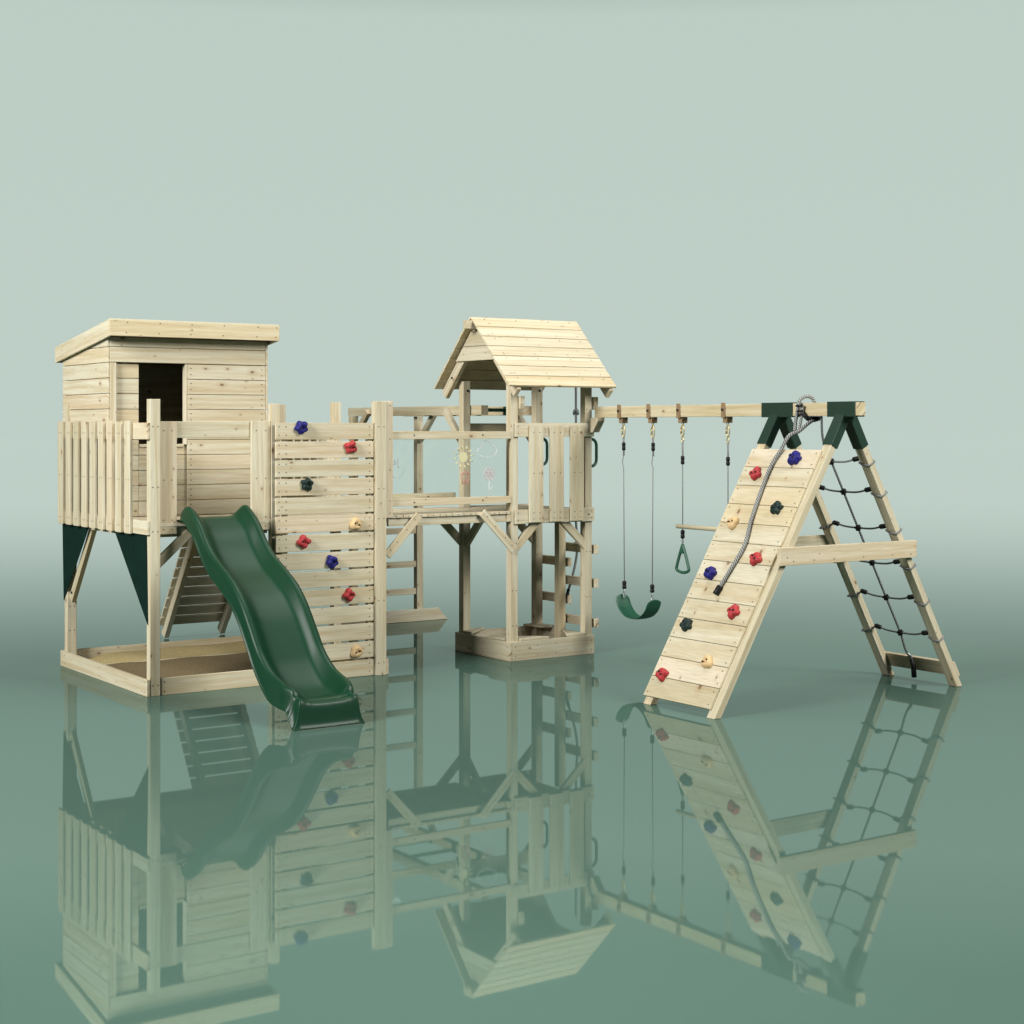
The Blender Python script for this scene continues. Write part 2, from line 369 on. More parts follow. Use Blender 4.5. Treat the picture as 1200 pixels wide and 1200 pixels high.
# ---- playhouse
def boards_h(m, x0, x1, y0, y1, z0, z1, pitch, zoff=0, nails=None, gap=.004):
    z = z0
    while z < z1-.004:
        t = min(z+pitch, z1); m.box(x0, x1, y0, y1, z, t-gap)
        if nails:
            for x in nails:
                for f in (.3, .7): m.nail((x, y0, z+(t-z)*f), FB)
        z = t
m = MB()
HW = .94
boards_h(m, .652, 1.344, HW, HW+.02, 1.283, 2.51, .1227, nails=(.68, 1.31))
m.box(-.0, 1.344, HW, HW+.02, 2.512, 2.632); m.box(0, 1.344, HW, HW+.02, 2.636, 2.71)
m.box(.0, .052, HW, HW+.06, 1.283, 2.508, (0, 0, 1))
def lboards(m, x0, x1):
    top = lambda b: 2.705-(b-.94)*.1335
    z = 1.283
    while z < 2.70:
        t = min(z+.1227, 9)-.004
        b0, b1 = HW+.001 if x0 > .5 else HW+.0015, 2.0
        poly = [(b0, z), (b1, z), (b1, t), (b0, t)]
        if t > top(b1):
            if z < top(b1): poly = [(b0, z), (b1, z), (b1, top(b1))]+([((b0-.0)+(2.705-t)/.1335+.0, t)] if t < top(b0) else [])+([(b0, t)] if t < top(b0) else [(b0, top(b0))])
            else:
                bx = .94+(2.705-z)/.1335
                poly = [(b0, z), (bx, z)]+([(.94+(2.705-t)/.1335, t), (b0, t)] if t < top(b0) else [(b0, top(b0))])
        m.solid([(x0, b, h) for b, h in poly], [(x1, b, h) for b, h in poly], (0, 1, 0)); z += .1227
lboards(m, -.022, -.002)
lboards(m, 1.346, 1.366)
boards_h(m, .0, 1.344, 1.98, 2.0, 1.283, 2.55, .1227)
# inner lining closes the joints between the boards
m.box(.656, 1.32, HW+.0215, HW+.03, 1.283, 2.66); m.box(.003, 1.32, HW+.0215, HW+.03, 2.515, 2.66)
m.box(-.0015, .008, HW+.062, 1.978, 1.283, 2.55); m.box(1.328, 1.3445, HW+.0215, 1.978, 1.283, 2.55); m.box(.0085, 1.326, 1.968, 1.9785, 1.283, 2.54)
house = W('playhouse', m, play)
m = MB(); z = 1.283
boards_h(m, .054, .25, HW+.035, HW+.055, 1.283, 2.505, .1227); boards_h(m, .2515, .672, HW+.035, HW+.055, 1.283, 1.85, .1227)
W('recessed_panel', m, house)
m = MB(); m.box(.632, .6505, HW+.003, HW+.06, 1.855, 2.508, (0, 0, 1)); m.box(.252, .630, HW+.02, HW+.034, 1.835, 1.86); W('window_frame', m, house)
# mono-pitch roof
m = MB(); rs = .1335
zt = lambda b: 2.845-(b-.80)*rs
x0, x1 = -.055, 1.405
m.box(x0, x1, .80, .822, 2.712, 2.846)
def para(xa, xb): m.solid([(xa, .8235, zt(.8235)-.133), (xa, 2.08, zt(2.08)-.133), (xa, 2.08, zt(2.08)), (xa, .8235, zt(.8235))], [(xb, .8235, zt(.8235)-.133), (xb, 2.08, zt(2.08)-.133), (xb, 2.08, zt(2.08)), (xb, .8235, zt(.8235))], (0, 1, -rs))
para(x0-.0, x0+.022); para(x1-.022, x1)
m.box(x0, x1, 2.0815, 2.10, zt(2.08)-.133, zt(2.08))
for x in (.08, .35, .62, .9, 1.2, 1.37):
    m.nail((x, .80, 2.74), FB); m.nail((x+.01, .80, 2.82), FB)
roof = W('roof', m, house)
m = MB(); b0, b1 = .8235, 2.08; xa, xb = x0+.0235, x1-.0235
m.solid([(xa, b0, zt(b0)-.03), (xb, b0, zt(b0)-.03), (xb, b1, zt(b1)-.03), (xa, b1, zt(b1)-.03)], [(xa, b0, zt(b0)-.006), (xb, b0, zt(b0)-.006), (xb, b1, zt(b1)-.006), (xa, b1, zt(b1)-.006)], (1, 0, 0))
W('roof_deck', m, house)
# ---- slide
cx = .492
crest = [(.07, 1.375), (.0, 1.402), (-.08, 1.372), (-.21, 1.292), (-.34, 1.165), (-.49, 1.055), (-.69, .962), (-.86, .872), (-1.0, .757), (-1.13, .61), (-1.265, .452), (-1.43, .338), (-1.6, .285), (-1.66, .272), (-1.70, .262), (-1.725, .250), (-1.742, .218), (-1.76, .203), (-1.80, .200)]
cr = [p for p in spline([(0, b, h) for b, h in crest], 6)]
def lerp(tab, x):
    for (a, A), (b, B) in zip(tab, tab[1:]):
        if a <= x <= b or b <= x <= a: return A+(B-A)*(x-a)/(b-a)
    return tab[-1][1] if abs(x-tab[-1][0]) < abs(x-tab[0][0]) else tab[0][1]
raild = [(.07, .06), (.0, .088), (-.3, .1), (-1.3, .095), (-1.5, .105), (-1.60, .105), (-1.66, .09), (-1.70, .08), (-1.725, .068), (-1.742, .04), (-1.76, .028), (-1.80, .026)]
skirt = [(.07, .11), (-.2, .125), (-1.3, .15), (-1.5, .175), (-1.7, .15), (-1.76, .145), (-1.80, .203)]
rows = []; inner = []
for p in cr:
    b, h = p.y, p.z; d = lerp(raild, b); k = lerp(skirt, b); e = sm((b+1.62)/-.16)
    prof = [(-.278, -k), (-.285, -k+.004), (-.285, -k+.016), (-.272, -k+.024), (-.268, -k*.5), (-.26, -.018), (-.247, -.003), (-.232, 0), (-.214, -.004), (-.196, -.02), (-.172, -d*.62), (-.15, -d*.9), (-.125, -d), (-.06, -d-.003), (0, -d-.004)]
    prof = prof+[(-x, z) for x, z in prof[-2::-1]]
    n_ = len(prof); fx = lambda i, x: x*(1-.06*e) if i < 4 or i >= n_-4 else x*(1-.14*e)
    rows.append([(cx+fx(i, x), b, max(h+z, .0025)) for i, (x, z) in enumerate(prof)])
m = MB(); m.grid(rows[::-1])
# front face at the foot with a rounded lip and a flared hem
last = rows[-1]; fr = [last]
for dy, kz in ((-.010, .98), (-.018, .92), (-.022, .75), (-.024, .25), (-.028, .12), (-.036, .07), (-.036, .01)):
    fr.append([(x, y+dy, max(z*kz, .0025)) for x, y, z in last])
m.grid(fr[::-1])
# flange that hooks on the deck
m.box(cx-.30, cx+.30, .052, .07, 1.302, 1.318)
o = m.build('slide', ['slide'], play)
md = o.modifiers.new('w', 'WELD'); md.merge_threshold = .0004
md = o.modifiers.new('s', 'SOLIDIFY'); md.thickness = .006; md.offset = -1
md = o.modifiers.new('sub', 'SUBSURF'); md.levels = 1; md.render_levels = 1
for p in o.data.polygons: p.use_smooth = True
lab(o, 'dark green wavy plastic slide')

# ---- climbing holds
def hold(kind, P, n, up, parent, seed, shape):
    rnd = random.Random(seed); n = V(n).normalized(); up = V(up); up = (up-n*up.dot(n)).normalized(); rt = up.cross(n)
    lobes, amp, r0, depth = shape
    ph = rnd.uniform(0, 6.28); m = MB(); rows = []; K = 36
    prof = [(1.0, 0), (1.03, .22), (1.0, .5), (.9, .78), (.7, .95), (.42, 1.0), (.2, .93), (.02, .9)]
    la = [rnd.uniform(.6, 1.3) for _ in range(lobes)]
    for rr, zz in prof:
        row = []
        for k in range(K):
            t = 2*math.pi*k/K; li = la[int(((t+ph) % (2*math.pi))/(2*math.pi)*lobes) % lobes]
            q = (.5+.5*math.cos(lobes*(t+ph)+math.pi))**.7
            r = r0*(1-amp+amp*q*li)*rr*(1+.04*math.sin(3*t+seed)); z = depth*zz*(1+.25*amp*q*math.sin(t+ph*2)) - .012*(rr < .3)
            row.append(V(P)+rt*(r*math.cos(t))+up*(r*math.sin(t))+n*z)
        rows.append(row)
    m.grid(rows, closed=True)
    for t in (rnd.uniform(-.6, .6), ):
        for s in (-1, 1):
            q = V(P)+(rt*math.cos(t)+up*math.sin(t))*s*r0*.38+n*(depth*1.0); m.bolt(q-n*.004, n, r0*.17, .006, 1)
    o = m.build('climbing_hold', ['hold_'+kind, 'black'], parent); return lab(o, {'red': 'red', 'blue': 'dark blue', 'green': 'black green', 'tan': 'sand coloured'}[kind]+' climbing hold')
SH = {'red': (4, .34, .056, .045), 'blue': (5, .26, .055, .055), 'green': (5, .33, .056, .045), 'tan': (3, .22, .053, .042)}
# ---- climbing wall
m = MB(); pitch = 2.043/14
for i in range(14):
    z = i*pitch+.002; m.box(.974, 1.842, -.022, -.001, z, z+pitch-.0155)
    for x in (1.0, 1.06, 1.80): m.nail((x, -.022, z+.035), FB); m.nail((x, -.022, z+.1), FB)
wall = W('climbing_wall', m, play)
m = MB(); m.box(1.037, 1.085, .0, .04, 0, 2.03, (0, 0, 1)); m.box(1.795, 1.842, .0, .04, 0, 2.03, (0, 0, 1)); W('wall_batten', m, wall)
for i, (k, a, h) in enumerate([('blue', 1.185, 1.993), ('red', 1.622, 1.837), ('green', 1.237, 1.552), ('tan', 1.669, 1.223), ('red', 1.207, 1.099), ('blue', 1.454, .933), ('red', 1.607, .661), ('tan', 1.676, .207)]):
    hold(k, (a, -.022, h), FB, (0, 0, 1), wall, 10+i, SH[k])

# ---- boarded ramp at the back
ramp0, ramp1 = (3.10, 0.0), (2.06, 1.46)
m = MB()
dv = V((0, ramp1[0]-ramp0[0], ramp1[1]-ramp0[1])).normalized(); nv = V((0, -dv.z, dv.y)); nv = nv if nv.y > 0 else -nv
for x in (1.335, 1.905):
    m.beam(V((x, ramp0[0], .03)), V((x, ramp1[0], ramp1[1])), .085, .05, (0, 1, 0))
Lr = 1.75
for i in range(13):
    s0 = .17+i*.118; c = V((1.62, ramp0[0], 0))+dv*s0+nv*.056
    m.beam(c+V((-.36, 0, 0)), c+V((.36, 0, 0)), .10, .02, dv)
lab(W('back_ramp', m, play), 'boarded ramp behind the playhouse')

# ---- bridge
m = MB()
for i in range(10):
    x = 2.014+i*.1173; m.box(x, x+.1125, 0, .915, 1.256, 1.281, (0, 1, 0))
for i in range(10): m.nail((2.06+i*.12, 0, 1.268), FB)
m.box(2.0, 3.188, .022, .055, 1.19, 1.254); m.box(2.022, 3.188, .85, .885, 1.19, 1.254)
for x in (2.25, 2.6, 2.95): m.box(x, x+.06, .06, .845, 1.195, 1.252, (0, 1, 0))
W('bridge_deck', m, play)
for y0, y1 in ((.0, .03), (.885, .915)):
    m = MB(); m.box(2.014, 3.188, y0, y1, 1.897, 1.96)
    for x in (2.23, 2.9): m.bolt((x, y0, 1.93), FB, .007, .004)
    W('bridge_rail', m, play)
    m = MB(); m.box(2.014, 3.188, y0, y1, 1.35, 1.41)
    for x in (2.23, 2.9): m.bolt((x, y0, 1.38), FB, .007, .004)
    W('bridge_rail', m, play)
m = MB(); m.beam((1.965, -.012, .955), (2.27, -.012, 1.275), .072, .02, (0, 0, 1))
for t in (.1, .3, .6, .85): m.nail((1.965+.305*t, -.022, .955+.32*t+.012), FB)
W('brace', m, play)
m = MB(); m.beam((3.215, -.012, .945), (2.885, -.012, 1.28), .072, .02, (0, 0, 1))
for t in (.1, .3, .6, .85): m.nail((3.215-.33*t, -.022, .945+.335*t+.012), FB)
W('brace', m, play)
m = MB(); m.box(2.014, 3.186, .034, .038, 1.36, 1.93); panel = m.build('clear_panel', ['clear'], play); lab(panel, 'clear panel with chalk drawings in the bridge railing')
def chalk(name, mat, strokes, label, r=.006):
    m = MB()
    for st in strokes: m.tube([(x, .031, z) for x, z in st], r, 6)
    o = m.build(name, [mat], panel); return lab(o, label)
circ = lambda x, z, r, a0=0, a1=360, n=18: [(x+r*math.cos(R(a0+(a1-a0)*i/n)), z+r*math.sin(R(a0+(a1-a0)*i/n))) for i in range(n+1)]
chalk('chalk_drawing', 'chalk_white', [circ(2.085, 1.66, .075, 175, 365), circ(2.06, 1.70, .012), [(2.095, 1.74), (2.098, 1.66)], [(2.065, 1.73), (2.07, 1.69)]], 'white chalk smile')
sx_, sz_ = 2.727, 1.745
m = MB(); pts = circ(sx_, sz_, .042, n=20)[:-1]; m.solid([(x, .030, z) for x, z in pts], [(x, .033, z) for x, z in pts], (1, 0, 0))
for i in range(12):
    a = R(i*30+8); m.tube([(sx_+math.cos(a)*.066, .031, sz_+math.sin(a)*.066), (sx_+math.cos(a)*.10, .031, sz_+math.sin(a)*.10)], .0055, 6)
lab(m.build('chalk_drawing', ['chalk_yellow'], panel), 'yellow chalk sun')
chalk('chalk_drawing', 'chalk_white', [circ(2.90, 1.79, .035, 60, 250), circ(2.95, 1.83, .05, 20, 170), circ(3.02, 1.80, .04, -60, 110), [(2.89, 1.757), (2.95, 1.735), (3.04, 1.765)]], 'white chalk cloud')
fl = [circ(2.985+.036*math.cos(R(60*i)), 1.60+.036*math.sin(R(60*i)), .019) for i in range(6)]+[circ(2.985, 1.60, .014)]
chalk('chalk_drawing', 'chalk_pink', fl, 'pink chalk flower', .0055)
chalk('chalk_drawing', 'chalk_white', [[(2.985, 1.55), (2.982, 1.43)], [(2.982, 1.45), (3.02, 1.50)]], 'white chalk flower stem', .005)
chalk('chalk_drawing', 'chalk_red', [[(2.715, 1.52), (2.715, 1.60), (2.745, 1.635), (2.775, 1.60), (2.775, 1.52), (2.715, 1.52)], [(2.70, 1.60), (2.79, 1.61)], [(2.735, 1.52), (2.737, 1.56), (2.752, 1.56), (2.752, 1.52)]], 'red chalk house', .0055)

# ---- roofed tower
TA0, TA1, TA2, TA3 = 3.19, 3.265, 3.98, 4.055
post(TA0, TA1, .008, .08, .0, 2.40, nails=(1.0, .6, .3))
post(TA2, TA3, .008, .08, .0, 2.40, nails=(.9, .5, 2.15))
m = MB(); m.box(TA0, TA1, .76, .835, 0, 2.405); m.bolt((3.235, .76, 2.32), FB); W('post', m, play)
m = MB(); m.box(TA2, TA3, .76, .835, 0, 2.405); m.bolt((4.02, .76, 2.33), FB); W('post', m, play)
m = MB(); m.box(TA2, TA3, .40, .47, 0, 1.25); W('post', m, play)
m = MB()
m.box(3.19, 4.062, -.018, .006, 0, .165); m.box(3.165, 3.188, -.018, .86, 0, .163); m.box(4.0575, 4.08, .008, .835, 0, .163); m.box(3.19, 4.08, .838, .86, 0, .165)
for x in (3.22, 3.45, 3.65, 4.03):
    for z in (.04, .12): m.nail((x, -.018, z), FB)
for b in (.02, .4, .85):
    for z in (.04, .12): m.nail((3.165, b, z), LB)
base = W('tower_base', m, play)
def plate(pts):
    m = MB(); m.solid([(x, y, .167) for x, y in pts], [(x, y, .187) for x, y in pts], (pts[1][0]-pts[0][0], pts[1][1]-pts[0][1], 0)); W('corner_seat', m, play)
plate([(3.175, .60), (3.175, .755), (3.30, .852), (3.48, .852)])
plate([(3.275, -.012), (3.58, -.012), (3.50, .09), (3.275, .20)])
plate([(3.185, .09), (3.262, .09), (3.262, .28), (3.185, .34)])
plate([(3.90, .852), (4.075, .852), (4.075, .60), (3.96, .6)])
plate([(3.78, .0), (3.97, .0), (3.97, .30), (3.93, .30)])
hf3 = lambda x, y: .03+.004*math.sin(13*x+7*y)
tag(sandbed(3.192, 4.055, .01, .835, hf3, 's').build('sand', ['sand_dark']), 'dark sand in the small frame at the foot of the roofed tower', 'sand', kind='stuff')
m = MB()
for i in range(7): y = .01+i*.117; m.box(3.27, 3.977, y, y+.114, 1.256, 1.281)
m.box(3.15, 3.187, -.0, .835, 1.19, 1.25)
W('tower_deck', m, play)
m = MB()
m.box(3.225, 4.062, -.018, .006, 1.168, 1.29); m.box(3.225, 4.062, -.018, .006, 1.912, 2.032)
for x0 in (3.355, 3.572, 3.79):
    m.box(x0, x0+.143, -.042, -.0195, 1.178, 2.008, (0, 0, 1))
    for z in (1.21, 1.26, 1.6, 1.95):
        m.nail((x0+.04, -.042, z), FB); m.nail((x0+.105, -.042, z), FB)
m.bolt((4.0, -.018, 1.23), FB, .008, .005)
for x in (3.25, 4.03):
    for z in (1.2, 1.26, 1.94, 2.0): m.nail((x, -.018, z), FB)
lab(W('railing', m, play), 'slatted railing at the front of the roofed tower')
m = MB(); m.box(3.225, 3.99, .838, .86, 1.168, 1.29); W('deck_beam', m, play)
m = MB(); m.box(3.225, 3.99, .838, .86, 1.912, 2.03); W('back_rail', m, play)
# braces under the tower deck
for p, q in (((3.25, .03, .96), (3.50, .03, 1.21)), ((4.0, .03, .95), (3.72, .03, 1.21)), ((3.225, .815, .95), (2.95, .815, 1.22)), ((3.225, .77, .95), (3.225, .49, 1.22)), ((4.0, .815, .95), (3.72, .815, 1.22))):
    m = MB(); m.beam(p, q, .07, .034, (0, 0, 1)); W('brace', m, play)
# gable roof
rb, rz, eb, ez = .395, 2.942, -.20, 2.335
RX0, RX1 = 3.03, 4.16
slope = V((0, eb-rb, ez-rz)); sl = slope.length
def roofside(sgn):
    m = MB(); s = V((0, (eb-rb)*sgn, ez-rz)).normalized(); n = V((0, -(rz-ez)*-1*sgn*-1, 0))
    n = V((0, s.z, -s.y)); n = n if n.z > 0 else -n
    for i in range(7):
        w = sl/7; s0 = i*w; c = V((0, rb, rz))+s*(s0+w/2+.002); tilt = .004
        c = c+n*(.010)
        a = c+V((RX0, 0, 0)); b = c+V((RX1, 0, 0))
        m.beam(a, b, w-.002, .018, s+n*.045)
        for x in (RX0+.12, RX0+.45, RX0+.8, RX1-.1): m.nail(V((x, 0, 0))+c+n*.0095+s*(.03 if i % 2 else -.03), n)
    return m
roofn = lambda m: W('tower_roof', m, play, .002)
tr = roofn(roofside(1)); lab(tr, 'front slope of the tower roof'); lab(roofn(roofside(-1)), 'back slope of the tower roof')
m = MB(); m.box(RX0-.055, RX1-.02, rb-.032, rb+.032, rz-.095, rz-.022); W('ridge_beam', m, play)
for ga in (3.088, 4.135):
    m = MB()
    yb = lambda z: (rz-.025-z)*(rb-eb)/(rz-ez)
    for z0, z1 in ((2.575, 2.698), (2.702, 2.83)):
        m.solid([(ga, rb-yb(z0), z0), (ga, rb+yb(z0), z0), (ga, rb+yb(z1), z1), (ga, rb-yb(z1), z1)], [(ga+.02, rb-yb(z0), z0), (ga+.02, rb+yb(z0), z0), (ga+.02, rb+yb(z1), z1), (ga+.02, rb-yb(z1), z1)], (0, 1, 0))
        if ga < 3.5:
            for b in (rb-.15, rb+.2): m.nail((ga, b, (z0+z1)/2), LB)
    W('gable_board', m, play)
for ga in (3.112, 4.09):
    m = MB()
    for sg in (1, -1):
        s = V((0, (eb-rb)*sg, ez-rz)).normalized(); n = V((0, s.z, -s.y)); n = n if n.z > 0 else -n
        m.beam(V((ga+.02, rb, rz))+s*.10-n*.052, V((ga+.02, rb, rz))+s*(sl+.02)-n*.052, .09, .04, n)
        m.bolt(V((ga, rb, rz))+s*(sl*.78)-n*.05, LB)
    W('rafter', m, play)
# stub blocks below the eaves
for x0 in (3.272, 4.06):
    m = MB()
    pl = [(.0, 2.15), (.07, 2.15), (.07, 2.262), (-.02, 2.262), (-.02, 2.2)]
    m.solid([(x0, b, h) for b, h in pl], [(x0+.045, b, h) for b, h in pl], (0, 0, 1)); W('roof_block', m, play)
# stepped climbing rungs on the right side
for y0, y1, zs in ((.0, .52, (.225, .575, .875)), (.405, .88, (.40, .735))):
    for z in zs:
        m = MB(); m.box(4.0815, 4.125, y0, y1, z, z+.078); W('step', m, play)
for y in (.045, .80):
    m = MB(); P = spline([(4.055, y, 1.89), (4.10, y, 1.885), (4.13, y, 1.85), (4.133, y, 1.77), (4.13, y, 1.69), (4.10, y, 1.655), (4.055, y, 1.65)], 5)
    m.tube(P, .0135, 10); m.tube([(4.0555, y, 1.89), (4.062, y, 1.89)], .026, 12); m.tube([(4.0555, y, 1.65), (4.062, y, 1.65)], .026, 12)
    m.build('grab_handle', ['handle'], play)

# ---- monkey bars behind the tower
m = MB(); m.box(3.275, 3.35, .60, 3.07, 2.105, 2.19); W('monkey_bar_beam', m, play)
m = MB(); m.box(3.922, 3.997, .838, 3.07, 2.105, 2.19); m.bolt((3.922, 2.62, 2.115), LB, .01, .006); W('monkey_bar_beam', m, play)
for y in (1.17, 1.62, 2.07, 2.52):
    m = MB(); m.tube([(3.352, y, 2.155), (3.92, y, 2.155)], .017, 12)
    for x in (3.3515, 3.912): m.box(x, x+.009, y-.03, y+.03, 2.108, 2.188)
    m.build('monkey_bar_rung', ['handle'], play)
for x0 in (3.24, 4.0):
    m = MB(); m.box(x0, x0+.073, 2.92, 2.99, 0, 2.103); m.nail((x0+.03, 2.92, 1.5), FB); m.nail((x0+.03, 2.92, 1.0), FB); W('ladder_post', m, play)
for z in (.275, .555, .90, 1.245):
    m = MB(); m.box(3.315, 3.998, 2.935, 2.968, z, z+.062); W('ladder_rung', m, play)
m = MB(); pl = [(2.95, .001), (4.354, .001), (4.24, .126), (3.06, .126)]
m.solid([(a, 2.892, h) for a, h in pl], [(a, 2.918, h) for a, h in pl], (1, 0, 0)); W('ground_board', m, play)
for p, q in (((4.025, 2.905, 1.86), (4.025, 2.60, 2.15)), ((3.25, 2.905, 1.86), (3.25, 2.60, 2.15)), ((3.25, .855, 1.84), (3.25, 1.16, 2.15)), ((4.023, .855, 1.84), (4.023, 1.16, 2.15))):
    m = MB(); m.beam(p, q, .06, .045, (0, 0, 1)); W('brace', m, play)

# ---- swing frame
BA = 4.088
m = MB(); m.box(BA-.043, BA+.043, -3.175, -.046, 2.08, 2.176)
W('swing_beam', m, play)
m = MB(); pl = [(-.044, 1.95), (-.044, 2.079), (-.15, 2.079), (-.15, 2.05), (-.075, 1.95)]
m.solid([(4.0, b, h) for b, h in pl], [(4.075, b, h) for b, h in pl], (0, 0, 1)); W('beam_support', m, play)
apex = (4.10, 2.13)
FR = (-3.01, -2.32)
legs = {}
for fb in FR:
    for foot in (2.825, 5.29):
        m = MB(); d = V((apex[0]-foot, 0, apex[1])).normalized()
        p0 = V((foot, fb, 0)); p1 = V((apex[0], fb, apex[1]))-d*.12
        # cut flat on the floor
        w = .04/abs(d.z)
        sd = V((-d.z, 0, d.x)) if foot > 4 else V((-d.z, 0, d.x))
        top = [p1+sd*.027+V((0, .04, 0)), p1-sd*.027+V((0, .04, 0)), p1-sd*.027-V((0, .04, 0)), p1+sd*.027-V((0, .04, 0))]
        bot = []
        for t in top:
            k = (t.z-.001)/d.z; bot.append(t-d*k)
        m.solid(bot, top, d); W('frame_leg', m, play)
for fb in FR:
    m = MB()
    # box sleeve round the beam
    L0, L1 = (fb-.15, fb+.13) if fb < -2.6 else (fb-.2, fb+.14)
    m.box(BA-.05, BA-.0445, L0, L1, 2.072, 2.183); m.box(BA+.0445, BA+.05, L0, L1, 2.072, 2.183)
    m.box(BA-.05, BA+.05, L0, L1, 2.1775, 2.1835); m.box(BA-.0440, BA+.0440, L0, L1, 2.072, 2.0785)
    for foot in (2.825, 5.29):
        d = V((apex[0]-foot, 0, apex[1])).normalized(); p1 = V((apex[0], fb, apex[1]))-d*.03
        m.beam(p1, p1-d*.29, .096, .070, (0, 1, 0))
    m.build('corner_bracket', ['bracket'], play, .003)
for y0, y1, a0, a1 in ((-3.09, -3.052, 3.376, 4.765), (-2.279, -2.245, 3.52, 4.72)):
    m = MB(); m.box(a0, a1, y0, y1, 1.022, 1.15)
    for x in (3.44, 3.5, 3.7, 3.9, 4.2, 4.5, 4.7): m.nail((x, y0, 1.05+.07*((x*10) % 1)), FB)
    W('cross_brace', m, play)
# climbing ramp
d = V((apex[0]-2.825, 0, apex[1])).normalized(); n = V((-d.z, 0, d.x))
P0 = V((2.825, 0, 0))
Lb = 1.775/d.z/13
m = MB()
for i in range(13):
    s0 = .035/d.z+i*Lb; 
    c = P0+d*(s0+Lb/2)+n*(.038)
    m.beam(c+V((0, -2.99, 0)), c+V((0, -2.265, 0)), Lb-.004, .02, d)
    for b in (-2.96, -2.30):
        for t in (-.3, .3): m.nail(c+V((0, b, 0))+n*.01+d*Lb*t, n)
cr_ = W('climbing_ramp', m, play)
def onramp(b, h, off): 
    k = h/d.z; p = P0+d*k+n*(off-.013); return V((p.x, b, p.z))
for i, (k, b, h) in enumerate([('blue', -2.786, 1.763), ('red', -2.444, 1.643), ('green', -2.812, 1.408), ('tan', -2.424, 1.286), ('red', -2.825, 1.055), ('blue', -2.43, .924), ('red', -2.835, .691), ('green', -2.413, .561), ('tan', -2.786, .345), ('red', -2.388, .216)]):
    hold(k, onramp(b, h-.03, .061), n, d, cr_, 40+i, SH[k])
# board at the foot of the net
d2 = V((apex[0]-5.29, 0, apex[1])).normalized(); n2 = V((d2.z, 0, -d2.x))
m = MB(); c = V((5.29, 0, 0))+d2*.135+n2*.0395; m.beam(c+V((0, -3.048, 0)), c+V((0, -2.285, 0)), .125, .022, d2); W('foot_board', m, play)
# swing hangers on the beam
HB = (-.40, -.80, -1.19, -1.74)
for b in HB:
    m = MB(); m.box(BA-.053, BA-.0445, b-.022, b+.022, 2.07, 2.19); m.box(BA-.03, BA+.03, b-.025, b+.025, 2.030, 2.079); m.tube([(BA-.053, b, 2.135), (BA-.066, b, 2.135)], .011, 8, 1)
    P = [(BA, b+.012*math.cos(t), 2.022+.014*math.sin(t)) for t in [i*math.pi/5 for i in range(11)]]
    m.tube(P, .0045, 6, 2); m.build('swing_hook', ['bronze', 'bolt', 'brass'], play, .002)

# ================================================================== things that hang
def oval(cx_, cy, cz, ry, rz_, n=16, ax=1):
    return [((cx_, cy+ry*math.cos(2*math.pi*i/n), cz+rz_*math.sin(2*math.pi*i/n)) if ax == 1 else (cx_+ry*math.cos(2*math.pi*i/n), cy, cz+rz_*math.sin(2*math.pi*i/n))) for i in range(n+1)]
def carabiner(b, z0, z1, par):
    m = MB(); m.tube(oval(BA, b, (z0+z1)/2, .018, (z1-z0)/2), .0055, 8); m.tube([(BA, b+.018, z0+.02), (BA, b+.018, z1-.02)], .0085, 8); return m.build('carabiner', ['brass'], par)
def clamp(b, z, par, a=BA, k=1):
    m = MB(); m.tube([(a, b, z-.035), (a, b, z-.03), (a, b, z-.004), (a, b, z), (a, b, z+.004), (a, b, z+.03), (a, b, z+.035)], .015, 10, radii=[.010*k, .016*k, .016*k, .011*k, .016*k, .016*k, .010*k]); return m.build('rope_clamp', ['black'], par)
sw = empty('swing', (BA, -.705, 2.03)); tag(sw, 'green belt swing hanging by two thin ropes from the beam near the tower', 'swing')
def pin(o, root):  # keep geometry in place under an offset root
    o.location = -root.location; return o
for b, bs in ((-.505, -.515), (-.905, -.895)):
    pin(carabiner(b, 1.905, 2.012, sw), sw)
    m = MB(); m.tube([(BA, b-.006, 1.91), (BA, b-.007, 1.75)], .0055, 6); m.tube([(BA, b+.006, 1.91), (BA, b+.004, 1.74), (BA, b+.016, 1.70), (BA, b+.012, 1.67), (BA, b, 1.66), (BA, bs, .66)], .0045, 6)
    rp = pin(m.build('rope', ['rope_thin'], sw), sw)
    clamp(b-.002, 1.83, rp, k=1.0)
    clamp(bs, .635, rp, k=1.15)
    m = MB(); m.tube(oval(BA, bs, .565, .010, .045, 12), .004, 6); m.build('shackle', ['steel'], rp)
# belt seat
rows = []; S = 28
prof = spline([(0, -.475, .555), (0, -.49, .50), (0, -.525, .44), (0, -.585, .39), (0, -.66, .368), (0, -.745, .368), (0, -.82, .39), (0, -.885, .44), (0, -.92, .50), (0, -.935, .545)], 4)
tot = len(prof)-1
for i, p in enumerate(prof):
    u = abs(2*i/tot-1); w = .075*math.sqrt(max(.0, 1-max(0, (u-.78)/.22)**2))+.004
    rows.append([(BA+w*t, p.y, p.z-.008*(1-t*t)*(1-u)) for t in (-1, -.6, 0, .6, 1)])
m = MB(); m.grid(rows)
o = pin(m.build('seat', ['seat'], sw), sw)
md = o.modifiers.new('s', 'SOLIDIFY'); md.thickness = .009; md = o.modifiers.new('b', 'SUBSURF'); md.levels = 1; md.render_levels = 1
